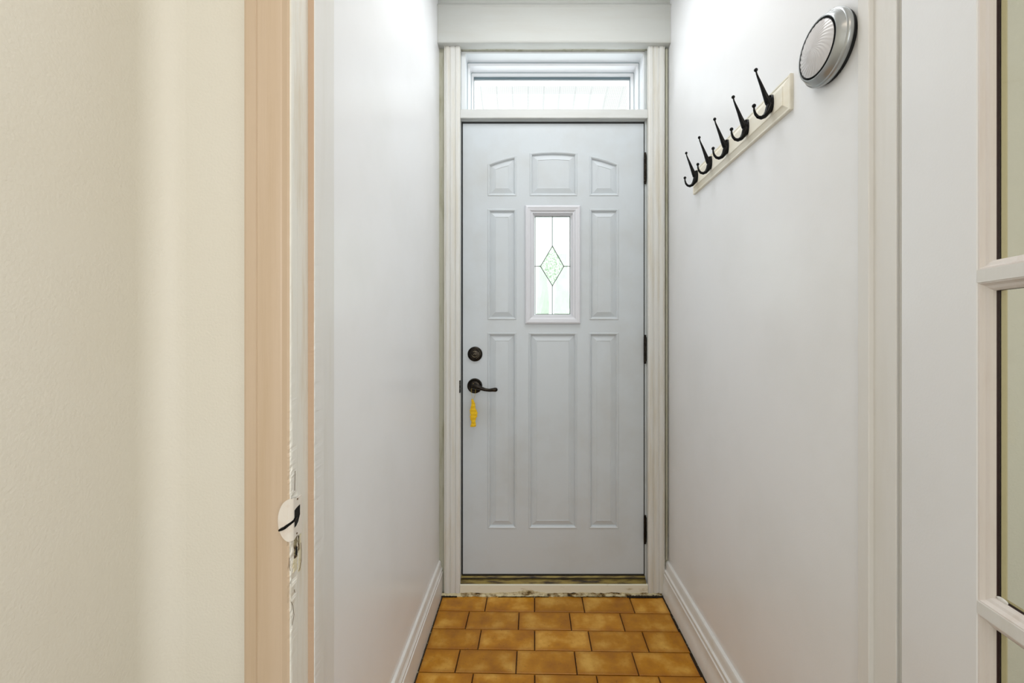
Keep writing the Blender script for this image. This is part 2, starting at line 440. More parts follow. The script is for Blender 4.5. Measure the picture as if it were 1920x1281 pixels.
pr_ = [(-0.005, -0.004), (0.0290, -0.004), (0.0270, 0.050), (0.0235, 0.056), (0.0235, 0.094), (0.0200, 0.097), (0.0190, 0.103), (0.0215, 0.106), (0.0210, 0.111), (0.0150, 0.115), (0.0120, 0.126), (0.0122, 0.136), (0.0085, 0.144), (0.002, 0.147), (-0.005, 0.147)]
baseboard('baseboard_right', XR, -1, 0.77, 1.838, pr_, M['trim'])
# lumpy line of old grime and plaster where the skirtings meet the tiles
for nm, f, sg in (('grime_line', lambda y: XL+0.0175, 1), ('grime_line', lambda y: XR(y)-0.0295, -1)):
    mb = MB(); pts = []; rad = []
    for a in range(90):
        y = 0.84+0.97*a/89
        pts.append((f(y)+sg*0.001*noise.noise(Vector((y*60, 3, 1))), y, -0.001)); rad.append(0.0018+0.0014*abs(noise.noise(Vector((y*70, 1, sg*4)))))
    mb.tube(pts, rad, 5)
    o = mb.build(nm, mat('skirting_grime', srgb(60, 50, 30), 0.95, stain=srgb(190, 180, 150), sscale=90, slo=0.6, shi=0.66)); o['kind'] = 'stuff'
    o.parent = bpy.data.objects['baseboard_left' if sg == 1 else 'baseboard_right']

# ------------------------------------------------------------------ door end: casings, header, sill
def casing(name, x0, x1, y, z0, z1, mt, flip=False):
    wd = x1-x0
    p = [(0, 0.0), (0.03, -0.0), (0.06, 0.0025), (0.09, 0.0), (0.16, -0.001), (0.30, -0.001), (0.33, 0.0028), (0.37, 0.0028), (0.40, 0.0), (0.62, 0.0), (0.65, 0.003), (0.70, 0.003), (0.74, -0.001), (0.92, -0.001), (0.97, 0.001), (1.0, 0.004)]
    if flip: p = [(1-a, b) for a, b in reversed(p)]
    prof = [(x0+a*wd, y+b) for a, b in p]+[(x1, y+0.018), (x0, y+0.018)]
    mb = vsweep(prof, z0, z1, 60, jit=lambda i, z: (0, 0.0005*noise.noise(Vector((i*3.1, z*6, 1)))))
    return struct(mb.build(name, mt))
casing('trim_1', -0.3575, -0.2880, 1.822, 0.004, 2.415, M['old_trim'])
casing('trim_2', 0.5360, 0.6080, 1.822, 0.004, 2.415, M['old_trim'], True)
# conduit strips in the corners beside the casings
mb = MB(); mb.box(0.6135, 0.6235, 1.826, 1.84, 0.155, 2.40, 0, 0.002); mb.box(0.6165, 0.6205, 1.823, 1.83, 0.165, 2.40, 0, 0.001)
struct(mb.build('trim_3', M['olive']))

# header board with a rounded lower edge and a cove above it
def hsweep(prof, x0, x1, n=30, amp=0.0006):
    mb = MB(); k = len(prof)
    for a in range(n+1):
        x = x0+(x1-x0)*a/n
        mb.v += [(x, y+amp*noise.noise(Vector((x*8, y*30, z*12))), z+amp*noise.noise(Vector((x*9, z*9, 4)))) for y, z in prof]
    for a in range(n):
        for i in range(k):
            j = (i+1) % k
            mb.f.append([a*k+i, a*k+j, (a+1)*k+j, (a+1)*k+i]); mb.mi.append(0); mb.smooth.append(True)
    mb.f.append(list(range(k))); mb.mi.append(0); mb.smooth.append(False)
    mb.f.append([n*k+i for i in range(k)]); mb.mi.append(0); mb.smooth.append(False)
    return mb
hp = [(1.842, 2.409), (1.806, 2.409), (1.802, 2.4105), (1.800, 2.414), (1.799, 2.420), (1.801, 2.560), (1.799, 2.563), (1.796, 2.568), (1.797, 2.573), (1.806, 2.579), (1.812, 2.588), (1.810, 2.60), (1.795, 2.615), (1.78, 2.635), (1.775, 2.66), (1.842, 2.66)]
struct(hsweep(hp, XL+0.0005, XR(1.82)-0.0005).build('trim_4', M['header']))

# jamb of the entry door
mb = MB()
mb.box(OX0, -0.2880, 1.843, 2.04, 0.0, OZ, 0, .001)
mb.box(0.5300, OX1, 1.850, 2.04, 0.0, OZ, 0, .001)
mb.box(-0.2880, 0.5300, 1.9015, 1.915, 0.06, 2.10, 0)            # (rebate head is split below)
mb.v = mb.v[:-8]; mb.f = mb.f[:-6]; mb.mi = mb.mi[:-6]; mb.smooth = mb.smooth[:-6]
mb.box(-0.2880, 0.5300, 1.848, 2.04, 2.0955, 2.135, 0, .001)
struct(mb.build('trim_5', M['frame_grey']))
# mullion rail between door and transom
mb = MB(); mb.box(-0.2910, 0.5400, 1.830, 1.86, 2.098, 2.137, 0, .002)
struct(mb.build('trim_6', mat('mullion_paint', srgb(203, 205, 203), .4, bump=.2, bscale=60, stretch=(.3, 1, 2), stain=srgb(194, 195, 190), sscale=8)))

# sill
sill = struct(empty('trim_7', (0.12, 1.85, 0)))
def part(mb, name, mt, par):
    o = mb.build(name, mt, par); return local(o, par)
mb = hsweep([(1.930, 0.0), (1.930, 0.0735), (1.853, 0.0725), (1.846, 0.0675), (1.8445, 0.0645), (1.8435, 0.0615), (1.8375, 0.0600), (1.8345, 0.0555), (1.8285, 0.0495), (1.8275, 0.0)], -0.2875, 0.530, 40, 0.0005)
for i in range(len(mb.smooth)): mb.smooth[i] = False
part(mb, 'metal_sill', M['sill_metal'], sill)
mb = hsweep([(1.8350, 0.0), (1.8350, 0.0490), (1.8240, 0.0485), (1.8215, 0.0465), (1.8205, 0.018), (1.8205, 0.0)], -0.2885, 0.5345, 40, 0.0006)
part(mb, 'riser_board', M['sill_white'], sill)
# dirty weather sweep line under the door leaf
mb = hsweep([(1.858, 0.0705), (1.8515, 0.0715), (1.8505, 0.0750), (1.858, 0.0758)], -0.283, 0.5265, 60, 0.0011)
part(mb, 'grime_strip', M['dirt'], sill)
mb = hsweep([(1.8470, 0.0625), (1.8425, 0.0628), (1.8425, 0.0655), (1.8470, 0.0660)], -0.287, 0.5295, 60, 0.0012)
part(mb, 'grime_strip', M['dirt'], sill)
# ragged caulk in front of the riser
mb = MB(); n = 220; rings = []
for a in range(n+1):
    x = -0.370+0.965*a/n
    h = 0.0155+0.0040*noise.noise(Vector((x*14, 0, 0)))+0.003*noise.noise(Vector((x*60, 2, 0)))
    h += 0.012*math.exp(-((x-0.00)/0.05)**2)
    if x < -0.288 or x > 0.5345: h *= 0.8
    d = 0.0085+0.004*noise.noise(Vector((x*20, 7, 0)))+0.0035*noise.noise(Vector((x*90, 9, 0)))
    yb = 1.8215
    rings.append([(x, yb+0.005, -0.004), (x, yb+0.003, h), (x, yb-0.0015, h*0.96), (x, yb-0.0025, h*0.55), (x, yb-d*0.55, h*0.34), (x, yb-d, 0.0038), (x, yb-d-0.001, -0.004)])
mb.loops(rings, cap_last=True, cap_first=True)
part(mb, 'caulk', M['caulk'], sill)
mb = MB(); 
for (xa, xb, rz) in ((-0.372, -0.30, .0042), (-0.12, 0.10, .0016), (0.20, 0.46, .0012), (0.44, 0.597, .0052)):
    pts = []; rad = []
    for a in range(50):
        x = xa+(xb-xa)*a/49
        pts.append((x, 1.811+0.002*noise.noise(Vector((x*60, 1, 1))), 0.003)); rad.append(rz*(0.7+0.9*abs(noise.noise(Vector((x*80, 5, 1))))))
    mb.tube(pts, rad, 6)
o = part(mb, 'grime_crumbs', M['dirt'], sill); o['kind'] = 'stuff'

# ------------------------------------------------------------------ entry door
DY = 1.857; DX0, DX1, DZ0, DZ1 = -0.2812, 0.5258, 0.077, 2.0872
door = struct(empty('door_1', (0.122, DY+0.02, DZ0)))
s_ = 420.0
def wx(px): return (px-986)/s_
def wz(py): return H+(634-py)/s_
panels = []     # x0, x1, z0, z1(bounding), top function
def rect(px0, px1, py0, py1): return (wx(px0), wx(px1), wz(py1), wz(py0))
P_l1 = rect(914.2, 968.4, 292.0, 367.7); P_c1 = rect(993, 1082.4, 283.6, 367.7); P_r1 = rect(1105, 1160, 292.0, 367.7)
P_l2 = rect(914.2, 968.4, 392, 600); P_r2 = rect(1105, 1160, 392, 600)
P_l3 = rect(914.2, 968.4, 624, 991.5); P_c3 = rect(991, 1082.0, 624, 991.5); P_r3 = rect(1104, 1160, 624, 991.5)
def slope_l(x):
    t = (x-P_l1[0])/(P_l1[1]-P_l1[0]); return wz(307.8)+(wz(292.3)-wz(307.8))*(1-(1-t)**1.35)-0.0002
def slope_r(x):
    t = (P_r1[1]-x)/(P_r1[1]-P_r1[0]); return wz(307.8)+(wz(292.3)-wz(307.8))*(1-(1-t)**1.35)-0.0002
def arch_c(x):
    t = (x-P_c1[0])/(P_c1[1]-P_c1[0])*2-1; return wz(283.9)-(wz(283.9)-wz(287.2))*t*t-0.0002
panels = [(P_l1, slope_l), (P_c1, arch_c), (P_r1, slope_r), (P_l2, None), (P_r2, None), (P_l3, None), (P_c3, None), (P_r3, None)]
LITE = (wx(998.8), wx(1075.8), wz(595), wz(397))
holes = [p[0] for p in panels]+[LITE]
xs = sorted(set([DX0, DX1]+[round(h[i], 6) for h in holes for i in (0, 1)])); zs = sorted(set([DZ0, DZ1]+[round(h[i], 6) for h in holes for i in (2, 3)]))
mb = MB()
for i in range(len(xs)-1):
    for k in range(len(zs)-1):
        cx, cz = (xs[i]+xs[i+1])/2, (zs[k]+zs[k+1])/2
        if any(h[0] < cx < h[1] and h[2] < cz < h[3] for h in holes): continue
        mb.add([(xs[i], DY, zs[k]), (xs[i+1], DY, zs[k]), (xs[i+1], DY, zs[k+1]), (xs[i], DY, zs[k+1])], [(0, 1, 2, 3)])
B = DY+0.044
def rl(x0, x1, z0, z1, y): return [(x0, y, z0), (x1, y, z0), (x1, y, z1), (x0, y, z1)]
mb.loops([rl(LITE[0], LITE[1], LITE[2], LITE[3], DY), rl(LITE[0], LITE[1], LITE[2], LITE[3], B), rl(DX0, DX1, DZ0, DZ1, B), rl(DX0, DX1, DZ0, DZ1, DY)])
slab = mb.build('door_leaf', M['door'], door, normals=False); local(slab, door)
for (r_, top) in panels:
    x0, x1, z0, z1 = r_
    N = 14 if top else 2
    def lp(d, dep):
        pts = [(x0+d, DY+dep, z0+d), (x1-d, DY+dep, z0+d)]
        for k in range(N):
            x = (x1-d)+((x0+d)-(x1-d))*k/(N-1)
            zz = (top(x) if top else z1)-d
            pts.append((x, DY+dep, zz))
        return pts
    L = []
    if top:
        L.append([(x0, DY, z0), (x1, DY, z0)]+[(x1+(x0-x1)*k/(N-1), DY, z1) for k in range(N)])
    # outer bead, groove, bevel up to the field
    for d, dep in ((0.0, 0.0), (0.0012, -0.0016), (0.0040, -0.0026), (0.0080, -0.0010), (0.0112, 0.0026), (0.0118, 0.0065), (0.0140, 0.0072), (0.0160, 0.0066), (0.0340, 0.0008), (0.0362, 0.0004), (0.0368, 0.0016), (0.0380, 0.0018)):
        if x1-x0-2*d < 0.02: break
        L.append(lp(d, dep))
    mb = MB(); mb.loops(L, cap_last=True)
    o = mb.build('door_panel', M['door'], door, normals=False); local(o, door)
# lite frame
mb = MB()
FX0, FX1, FZ0, FZ1 = wx(984.6), wx(1088), wz(607.6), wz(386)
def ring(x0, x1, z0, z1, y): return rl(x0, x1, z0, z1, y)
L = []
W_ = LITE[0]-FX0
for t, dep in ((0, 0.0), (0, -0.0075), (0.06, -0.0105), (0.22, -0.0125), (0.36, -0.0120), (0.40, -0.0105), (0.62, -0.0095), (0.80, -0.0055), (0.86, -0.0040), (1.0, -0.0035), (1.02, 0.004), (1.14, 0.0045), (1.15, 0.011), (1.26, 0.0115)):
    d = W_*t
    L.append(ring(FX0+d, FX1-d, FZ0+d, FZ1-d, DY+dep))
L.append(ring(FX0+W_*1.26, FX1-W_*1.26, FZ0+W_*1.26, FZ1-W_*1.26, DY+0.030))
mb.loops(L)
lite = mb.build('lite_frame', mat('lite_frame_vinyl', srgb(212, 214, 220), .36), door, normals=False); local(lite, door)
GX0, GX1, GZ0, GZ1 = FX0+W_*1.24, FX1-W_*1.24, FZ0+W_*1.24, FZ1-W_*1.24
cx, cz = wx(1036.2), wz(498.4)
dT, dB, dL, dR = (cx, wz(460)), (cx, wz(535.4)), (wx(1013.7), cz), (wx(1057.6), cz)
yg = DY+0.016
def pane(name, pts, mt):
    n = len(pts); mb = MB()
    mb.loops([[(x, yg, z) for x, z in pts], [(x, yg+0.004, z) for x, z in pts]], cap_first=True, cap_last=True)
    o = mb.build(name, mt, door); local(o, door); return o
pane('glass_pane', [(GX0, cz), dL, dT, (cx, GZ1), (GX0, GZ1)], M['lite_glass'])
pane('glass_pane', [(cx, GZ1), dT, dR, (GX1, cz), (GX1, GZ1)], M['lite_glass'])
pane('glass_pane', [(GX0, GZ0), (cx, GZ0), dB, dL, (GX0, cz)], M['lite_glass'])
pane('glass_pane', [(cx, GZ0), (GX1, GZ0), (GX1, cz), dR, dB], M['lite_glass'])
o = pane('glass_pane', [dB, dR, dT, dL], M['bumpy_glass']); o['label'] = 'hammered diamond of glass in the middle of the lead pattern'
mb = MB()
def came(a, b, r=0.0020): mb.tube([(a[0], yg, a[1]), (b[0], yg, b[1])], r, 6)
for a, b in ((dT, dL), (dL, dB), (dB, dR), (dR, dT), ((cx, GZ1), dT), (dB, (cx, GZ0)), ((GX0, cz), dL), (dR, (GX1, cz))): came(a, b)
for p in (dT, dB, dL, dR): mb.ball((p[0], yg, p[1]), 0.0030, 8)
e = 0.0030
for a, b in (((GX0+e, GZ0+e), (GX1-e, GZ0+e)), ((GX1-e, GZ0+e), (GX1-e, GZ1-e)), ((GX1-e, GZ1-e), (GX0+e, GZ1-e)), ((GX0+e, GZ1-e), (GX0+e, GZ0+e))): came(a, b, 0.0016)
o = mb.build('lead_came', M['lead'], door); local(o, door)
# black weather strip all round the leaf
mb = MB()
mb.box(-0.2878, -0.2816, 1.859, 1.90, 0.075, 2.0954); mb.box(0.5262, 0.5299, 1.859, 1.90, 0.075, 2.0954); mb.box(-0.2815, 0.5261, 1.860, 1.90, 2.0876, 2.0954)
o = struct(mb.build('trim_8', M['black']))

def lathe_y(mb, c, prof, n=40, mi=None, cap=True):   # axis towards the viewer (-y)
    mb.lathe(prof, n, mi, lambda x, y, h: (c[0]+x, c[1]-h, c[2]+y), cap)
# deadbolt
db = MB(); c = (wx(890.8), DY, wz(664))
lathe_y(db, c, [(0.033, -0.001), (0.033, 0.004), (0.0315, 0.007), (0.027, 0.0095), (0.0235, 0.0100), (0.0225, 0.0075), (0.0205, 0.0075), (0.0195, 0.0115), (0.017, 0.0125), (0.0, 0.0125)])
dbo = db.build('deadbolt', M['bronze'], door); local(dbo, door)
mb = MB()
# pale crescent, collar and keyway
for (rr_, a0, a1, rad, z_) in ((0.0188, R(-75), R(25), 0.0007, 0.0128), (0.0135, R(190), R(330), 0.0007, 0.0130), (0.0125, R(50), R(130), 0.0009, 0.0130)):
    mb.tube([(c[0]+rr_*math.cos(a0+(a1-a0)*k/14), c[1]-z_, c[2]+rr_*math.sin(a0+(a1-a0)*k/14)) for k in range(15)], rad, 6)
mb.tube([(c[0]-0.004, c[1]-0.0135, c[2]-0.003), (c[0]-0.003, c[1]-0.014, c[2]+0.001), (c[0], c[1]-0.014, c[2]+0.003), (c[0]+0.0035, c[1]-0.014, c[2]), (c[0]+0.004, c[1]-0.0135, c[2]-0.005)], 0.0008, 6)
o = mb.build('lock_cylinder', mat('pale_bronze_edge', srgb(150, 142, 120), 0.35, 0.7), dbo); local(o, door)
# lever handle
c = (wx(890.3), DY, wz(723.5))
mb = MB()
lathe_y(mb, c, [(0.0335, -0.001), (0.0335, 0.004), (0.032, 0.0075), (0.028, 0.0095), (0.0265, 0.0085), (0.0245, 0.0085), (0.023, 0.0115), (0.019, 0.0130), (0.0135, 0.0135), (0.0125, 0.020), (0.0115, 0.034), (0.0, 0.034)])
hd = mb.build('door_handle', M['bronze'], door); local(hd, door)
mb = MB(); pts = []; rad = []
for t, x, z, y, r in ((0, -0.006, 0.001, 0.036, 0.0085), (1, 0.004, 0.002, 0.042, 0.0105), (2, 0.018, 0.000, 0.045, 0.0090), (3, 0.034, -0.007, 0.045, 0.0070), (4, 0.050, -0.012, 0.045, 0.0058), (5, 0.068, -0.0145, 0.044, 0.0056), (6, 0.084, -0.013, 0.043, 0.0066), (7, 0.095, -0.0125, 0.042, 0.0078), (8, 0.101, -0.0125, 0.041, 0.0062), (9, 0.1045, -0.0125, 0.0405, 0.0025)):
    pts.append((c[0]+x, c[1]-y, c[2]+z)); rad.append(r)
mb.tube(pts, [q*1.22 for q in rad], 14)
o = mb.build('lever', M['bronze'], hd); local(o, door)
# hinges: two leaves and a knuckle barrel with caps
for (pa, pb) in ((292, 343), (632, 678), (968, 1014)):
    za, zb = wz(pb), wz(pa)
    mb = MB(); x = 0.5292
    mb.box(0.5262, 0.5345, 1.8475, 1.8505, za, zb, 1)
    n = 5; hh = (zb-za)/n
    for k in range(n):
        z0, z1 = za+k*hh+0.0006, za+(k+1)*hh-0.0006
        mb.tube([(x, 1.8455, z0), (x, 1.8455, z1)], 0.0062, 12, 0)
    mb.tube([(x, 1.8455, za-0.004), (x, 1.8455, zb+0.004)], 0.0035, 10, 0)
    mb.ball((x, 1.8455, zb+0.005), 0.0052, 10, 0); mb.ball((x, 1.8455, za-0.005), 0.0052, 10, 0)
    mb.box(0.5300, 0.5352, 1.8440, 1.8490, za+0.002, zb-0.002, 1)
    o = mb.build('hinge', [M['bronze'], M['hinge']], door); local(o, door)
# latch keeper edge in the left jamb
mb = MB(); mb.box(-0.2915, -0.2872, 1.8195, 1.842, wz(735), wz(712), 0, .001)
o = mb.build('latch_keeper', M['hinge'], door); local(o, door)

# yellow crocheted tag hanging on the lever
tagm = empty('key_tag', (c[0]-0.002, DY-0.038, wz(797)))
prof = [(0, .0125), (.04, .0145), (.10, .0130), (.16, .0105), (.22, .0120), (.30, .0155), (.38, .0185), (.46, .0175), (.52, .0195), (.60, .0165), (.68, .0125), (.76, .0112), (.85, .0088), (.93, .0070), (1.0, .0030)]
mb = MB(); rings = []; Lt = wz(746)-wz(797)
for k in range(43):
    t = k/42
    for a in range(len(prof)-1):
        if prof[a][0] <= t <= prof[a+1][0]:
            q = (t-prof[a][0])/(prof[a+1][0]-prof[a][0]); hw = prof[a][1]+(prof[a+1][1]-prof[a][1])*q; break
    cxo = 0.004*math.sin(t*3.0+0.3)-0.003+0.0015*math.sin(t*17)
    hw *= 1+0.08*math.sin(t*55)
    th = 0.0035*(1-0.6*t)+0.0010*math.sin(t*44)
    rings.append([(cxo+hw*0.85*math.cos(a), th*math.sin(a)*(1+0.25*math.sin(3*a)), t*Lt) for a in [2*math.pi*i/12 for i in range(12)]])
mb.loops(rings, cap_first=True, cap_last=True, smooth=True)
o = mb.build('crochet_tag', M['yellow'], tagm)
mb = MB()
zt = Lt
top = c[2]+0.0115-wz(797)
mb.tube([(-0.002, 0, zt-0.003), (-0.006, 0.0, zt+0.012), (-0.0085, -0.001, zt+0.030), (-0.007, -0.002, top-0.004), (0.001, -0.002, top+0.0025), (0.010, -0.002, top-0.006), (0.0095, -0.001, zt+0.030), (0.006, 0, zt+0.012), (0.0, 0, zt-0.003)], 0.0007, 6)
o = mb.build('string', mat('yellow_string', srgb(205, 180, 90), 0.8), tagm)
tag(tagm, 'yellow crocheted tag hanging by a thin string from the lever handle of the door', 'tag')

# ------------------------------------------------------------------ transom window
win = struct(empty('window_1', (0.12, 1.857, 2.137)))
def rring(mb, outer, inner, y0, y1, mi=0):
    """rectangular frame between outer and inner (x0,x1,z0,z1), front y0, back y1"""
    mb.loops([rl(*outer, y1), rl(*outer, y0), rl(*inner, y0), rl(*inner, y1)], mis=[mi]*3)
def rloop(x0, x1, z0, z1, y, r, n=5):
    pts = []
    for (cx_, cz_, a0) in ((x0+r, z0+r, 180), (x1-r, z0+r, 270), (x1-r, z1-r, 0), (x0+r, z1-r, 90)):
        for k in range(n):
            a = R(a0+90*k/(n-1)); pts.append((cx_+r*math.cos(a), y, cz_+r*math.sin(a)))
    return pts
def rframe(name, outer, inner, y0, y1, r, mt):
    mb = MB(); mb.loops([rloop(*outer, y1, 0.0005), rloop(*outer, y0, 0.0005), rloop(*inner, y0, r), rloop(inner[0], inner[1], inner[2], inner[3], y1, r), rloop(*outer, y1, 0.0005)])
    o = mb.build(name, mt, win); local(o, win); return o
A = (-0.2875, 0.5295, 2.1375, 2.4085)
rframe('outer_frame', A, (-0.2702, 0.5226, 2.150, 2.4005), 1.857, 1.9190, 0.004, mat('outer_frame_paint', srgb(228, 232, 235), .4))
rframe('sash_frame', (-0.2870, 0.5290, 2.138, 2.408), (-0.2590, 0.5125, 2.155, 2.3860), 1.9195, 1.9690, 0.004, M['vinyl'])
rframe('inner_sash', (-0.2868, 0.5288, 2.138, 2.408), (-0.2480, 0.4965, 2.160, 2.3710), 1.9695, 1.9790, 0.001, M['vinyl'])
M['sash_line'] = mat('sash_joint_line', srgb(150, 166, 172), .5)
rframe('sash_joint', (-0.2712, 0.5236, 2.149, 2.4015), (-0.2680, 0.5204, 2.152, 2.3978), 1.9188, 1.9194, 0.004, M['sash_line'])
rframe('sash_joint', (-0.2600, 0.5135, 2.154, 2.3870), (-0.2570, 0.5105, 2.157, 2.3840), 1.9689, 1.9695, 0.004, M['sash_line'])
mb = MB(); rring(mb, (-0.2485, 0.4970, 2.1595, 2.3715), (-0.2470, 0.4950, 2.161, 2.3630), 1.9798, 1.986)
o = mb.build('gasket', M['gasket'], win); local(o, win)
rframe('outer_sash', (-0.2866, 0.5286, 2.138, 2.408), (-0.2455, 0.4940, 2.163, 2.3590), 1.9865, 2.030, 0.001, M['vinyl'])
mb = MB(); mb.box(-0.2470, 0.4955, 1.990, 1.994, 2.161, 2.3610)
o = mb.build('glass_pane', M['glass'], win); local(o, win)

# ------------------------------------------------------------------ inner doorway, left side: casing, jamb, stop
def rag(i, z, idx, amp=0.0022, zc=0.80, spread=0.16):
    if i not in idx: return (0, 0)
    g = 0.12+math.exp(-((z-zc)/spread)**2)
    a = noise.noise(Vector((z*38, i*0.7, 2)))+0.5*noise.noise(Vector((z*120, i, 6)))
    return (-abs(a)*amp*g*0.8, abs(a)*amp*g)
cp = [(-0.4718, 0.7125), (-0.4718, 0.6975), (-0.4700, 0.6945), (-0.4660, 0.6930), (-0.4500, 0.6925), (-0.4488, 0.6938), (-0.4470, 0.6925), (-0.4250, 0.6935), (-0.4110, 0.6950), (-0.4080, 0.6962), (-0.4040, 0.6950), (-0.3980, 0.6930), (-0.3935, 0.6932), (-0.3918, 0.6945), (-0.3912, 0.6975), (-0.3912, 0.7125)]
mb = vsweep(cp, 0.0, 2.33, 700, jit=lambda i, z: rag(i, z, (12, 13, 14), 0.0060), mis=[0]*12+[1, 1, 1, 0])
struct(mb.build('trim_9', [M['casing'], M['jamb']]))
# jamb with stop
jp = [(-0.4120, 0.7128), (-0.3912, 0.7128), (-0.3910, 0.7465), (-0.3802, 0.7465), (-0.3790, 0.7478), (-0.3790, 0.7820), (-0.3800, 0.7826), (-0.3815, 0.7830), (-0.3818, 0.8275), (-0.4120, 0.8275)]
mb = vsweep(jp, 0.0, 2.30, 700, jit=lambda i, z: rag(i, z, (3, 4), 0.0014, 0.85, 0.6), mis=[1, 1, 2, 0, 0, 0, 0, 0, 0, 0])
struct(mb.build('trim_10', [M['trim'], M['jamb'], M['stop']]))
# head of the inner doorway
mb = MB(); mb.box(-0.3785, 0.611, 0.7145, 0.7990, 2.281, 2.2995); mb.box(-0.4718, 0.70, 0.6925, 0.7125, 2.331, 2.40)
struct(mb.build('trim_11', M['trim']))

# strike plate wrapped round the edge of casing and jamb
sp = empty('strike_plate', (-0.3935, 0.690, 0.8265))
tag(sp, 'white-painted strike plate with a rounded lip, set in the chipped left doorway jamb', 'strike plate')
zc_, hh_ = 0.8265, 0.0355
def on_plate(s, off):
    """s: distance along the surface; s<0 on the casing face, s>0 on the jamb reveal; off = outward"""
    r = 0.0035
    if s < -r: return (-0.3912+s, 0.6915-off)
    if s > r: return (-0.3895+off, 0.6930+s)
    t = (s+r)/(2*r)*math.pi/2
    cxx, cyy = -0.3912-r+0.0, 0.6915+r
    return (cxx+(r+off+0.0017*math.sin(t))*math.sin(t), cyy-(r+off)*math.cos(t)+0.0015*math.sin(t))
def half_h(s):
    if s < 0: return hh_*math.sqrt(max(0.0, 1-(s/0.0205)**2.0))*1.0
    return hh_*(0.985 if s < 0.012 else 0.90)
SS = [-0.0205, -0.0200, -0.0190, -0.0170, -0.0145, -0.012, -0.009, -0.006, -0.0035, -0.002, 0.0, 0.002, 0.0035, 0.0050, 0.012, 0.0185, 0.024, 0.0282]
HS0, HS1 = 0.0050, 0.0240
def hole(s):   # z limits of the latch hole at s
    if s <= HS0 or s >= HS1+0.001: return None
    return (0.8115+0.006*((s-HS0)/0.02)**2, 0.8445-0.004*max(0, (0.010-s)/0.006))
mb = MB()
def strip(sa, sb, za0, za1, zb0, zb1, off=0.0012):
    a, b = on_plate(sa, off), on_plate(sb, off)
    ai, bi = on_plate(sa, -0.0012), on_plate(sb, -0.0012)
    mb.add([(a[0], a[1], za0), (b[0], b[1], zb0), (b[0], b[1], zb1), (a[0], a[1], za1), (ai[0], ai[1], za0), (bi[0], bi[1], zb0), (bi[0], bi[1], zb1), (ai[0], ai[1], za1)],
           [(0, 1, 2, 3), (0, 4, 5, 1), (3, 2, 6, 7), (0, 3, 7, 4), (1, 5, 6, 2)], 0, False)
for a in range(len(SS)-1):
    sa_, sb_ = SS[a], SS[a+1]
    ha, hb = half_h(sa_), half_h(sb_)
    if HS0 <= sa_ < HS1-0.001:
        zl0, zh0 = 0.8115, 0.8445
        k0 = (sa_-HS0)/(HS1-HS0); k1 = (sb_-HS0)/(HS1-HS0)
        lo0, lo1 = 0.8105+0.016*k0**3, 0.8105+0.016*k1**3
        hi0, hi1 = 0.8405+0.004*math.sqrt(max(k0, 0)), 0.8405+0.004*math.sqrt(k1)
        strip(sa_, sb_, zc_-ha, lo0, zc_-hb, lo1); strip(sa_, sb_, hi0, zc_+ha, hi1, zc_+hb)
    else:
        strip(sa_, sb_, zc_-ha, zc_+ha, zc_-hb, zc_+hb)
o = mb.build('plate', M['strike'], sp); local(o, sp)
mb = MB(); mb.box(-0.3898, -0.3892, 0.6975, 0.7175, 0.808, 0.848)
o = mb.build('latch_hole', M['hole'], sp); local(o, sp)
mb = MB()
pts = []
for s, z in ((-0.0185, 0.8105), (-0.014, 0.8125), (-0.009, 0.8150), (-0.0045, 0.8185), (-0.001, 0.8215), (0.003, 0.8245), (0.008, 0.828)):
    p = on_plate(s, 0.0016); pts.append((p[0], p[1], z))
mb.tube(pts, [0.0016, 0.0026, 0.0026, 0.0024, 0.0021, 0.0021, 0.0026], 8)
o = mb.build('latch_tongue', M['iron'], sp); local(o, sp)
for (s, z) in ((0.014, 0.8565), (0.012, 0.7990)):
    mb = MB(); p = on_plate(s, 0.0013)
    mb.lathe([(0.0016, -0.0004), (0.0016, 0.0005), (0.0008, 0.0006), (0.0, 0.0004)], 10, None, lambda x, y, h: (p[0]+h, p[1]+x, z+y))
    o = mb.build('screw', M['brown_line'], sp); local(o, sp)
# mortise and chips below and above the plate: flat irregular wounds in the jamb paint
def wound(name, pts, mt, th=0.0005, x=-0.3910):
    mb = MB()
    mb.loops([[(x-0.001, y, z) for y, z in pts], [(x+th, y, z) for y, z in pts]], cap_last=True)
    o = mb.build(name, mt, bpy.data.objects['trim_10'] if x > -0.3911 else None); return o
def jagged(y0, y1, z0, z1, n=9, amp=0.18, seed=0):
    random.seed(seed); pts = []
    for k in range(n): pts.append((y0+(y1-y0)*amp*random.random(), z0+(z1-z0)*k/(n-1)))
    for k in range(n): pts.append((y1-(y1-y0)*amp*random.random(), z1-(z1-z0)*k/(n-1)))
    return pts
def chipobj(pts, mt, lvl):
    xs_ = -0.3906+0.0003*lvl
    mb = MB(); mb.loops([[(-0.3930, y, z) for y, z in pts], [(xs_, y, z) for y, z in pts]], cap_last=True)
    return mb.build('chipped_patch', mt, bpy.data.objects['trim_10'])
chipobj(jagged(0.7135, 0.7250, 0.728, 0.790, 9, .35, 3), M['chip'], 0)
chipobj(jagged(0.7135, 0.7175, 0.765, 0.790, 7, .3, 4), M['raw_wood'], 1)
def casing_chip(x0, x1, y, z0, z1, mt, seed, lvl=0):
    """on the rounded inner edge of the casing, facing the corridor"""
    random.seed(seed); n = 12; P = []
    for k in range(n): P.append((y[0]+(y[1]-y[0])*.3*random.random(), z0+(z1-z0)*k/(n-1)))
    for k in range(n): P.append((y[1]-(y[1]-y[0])*.3*random.random(), z1-(z1-z0)*k/(n-1)))
    mb = MB(); mb.loops([[(x0, a, b) for a, b in P], [(x1, a, b) for a, b in P]], cap_last=True)
    return mb.build('chipped_patch', mt, bpy.data.objects['trim_9'])
casing_chip(-0.3925, -0.3905, (0.7010, 0.7124), 0.757, 0.792, M['raw_wood'], 11)
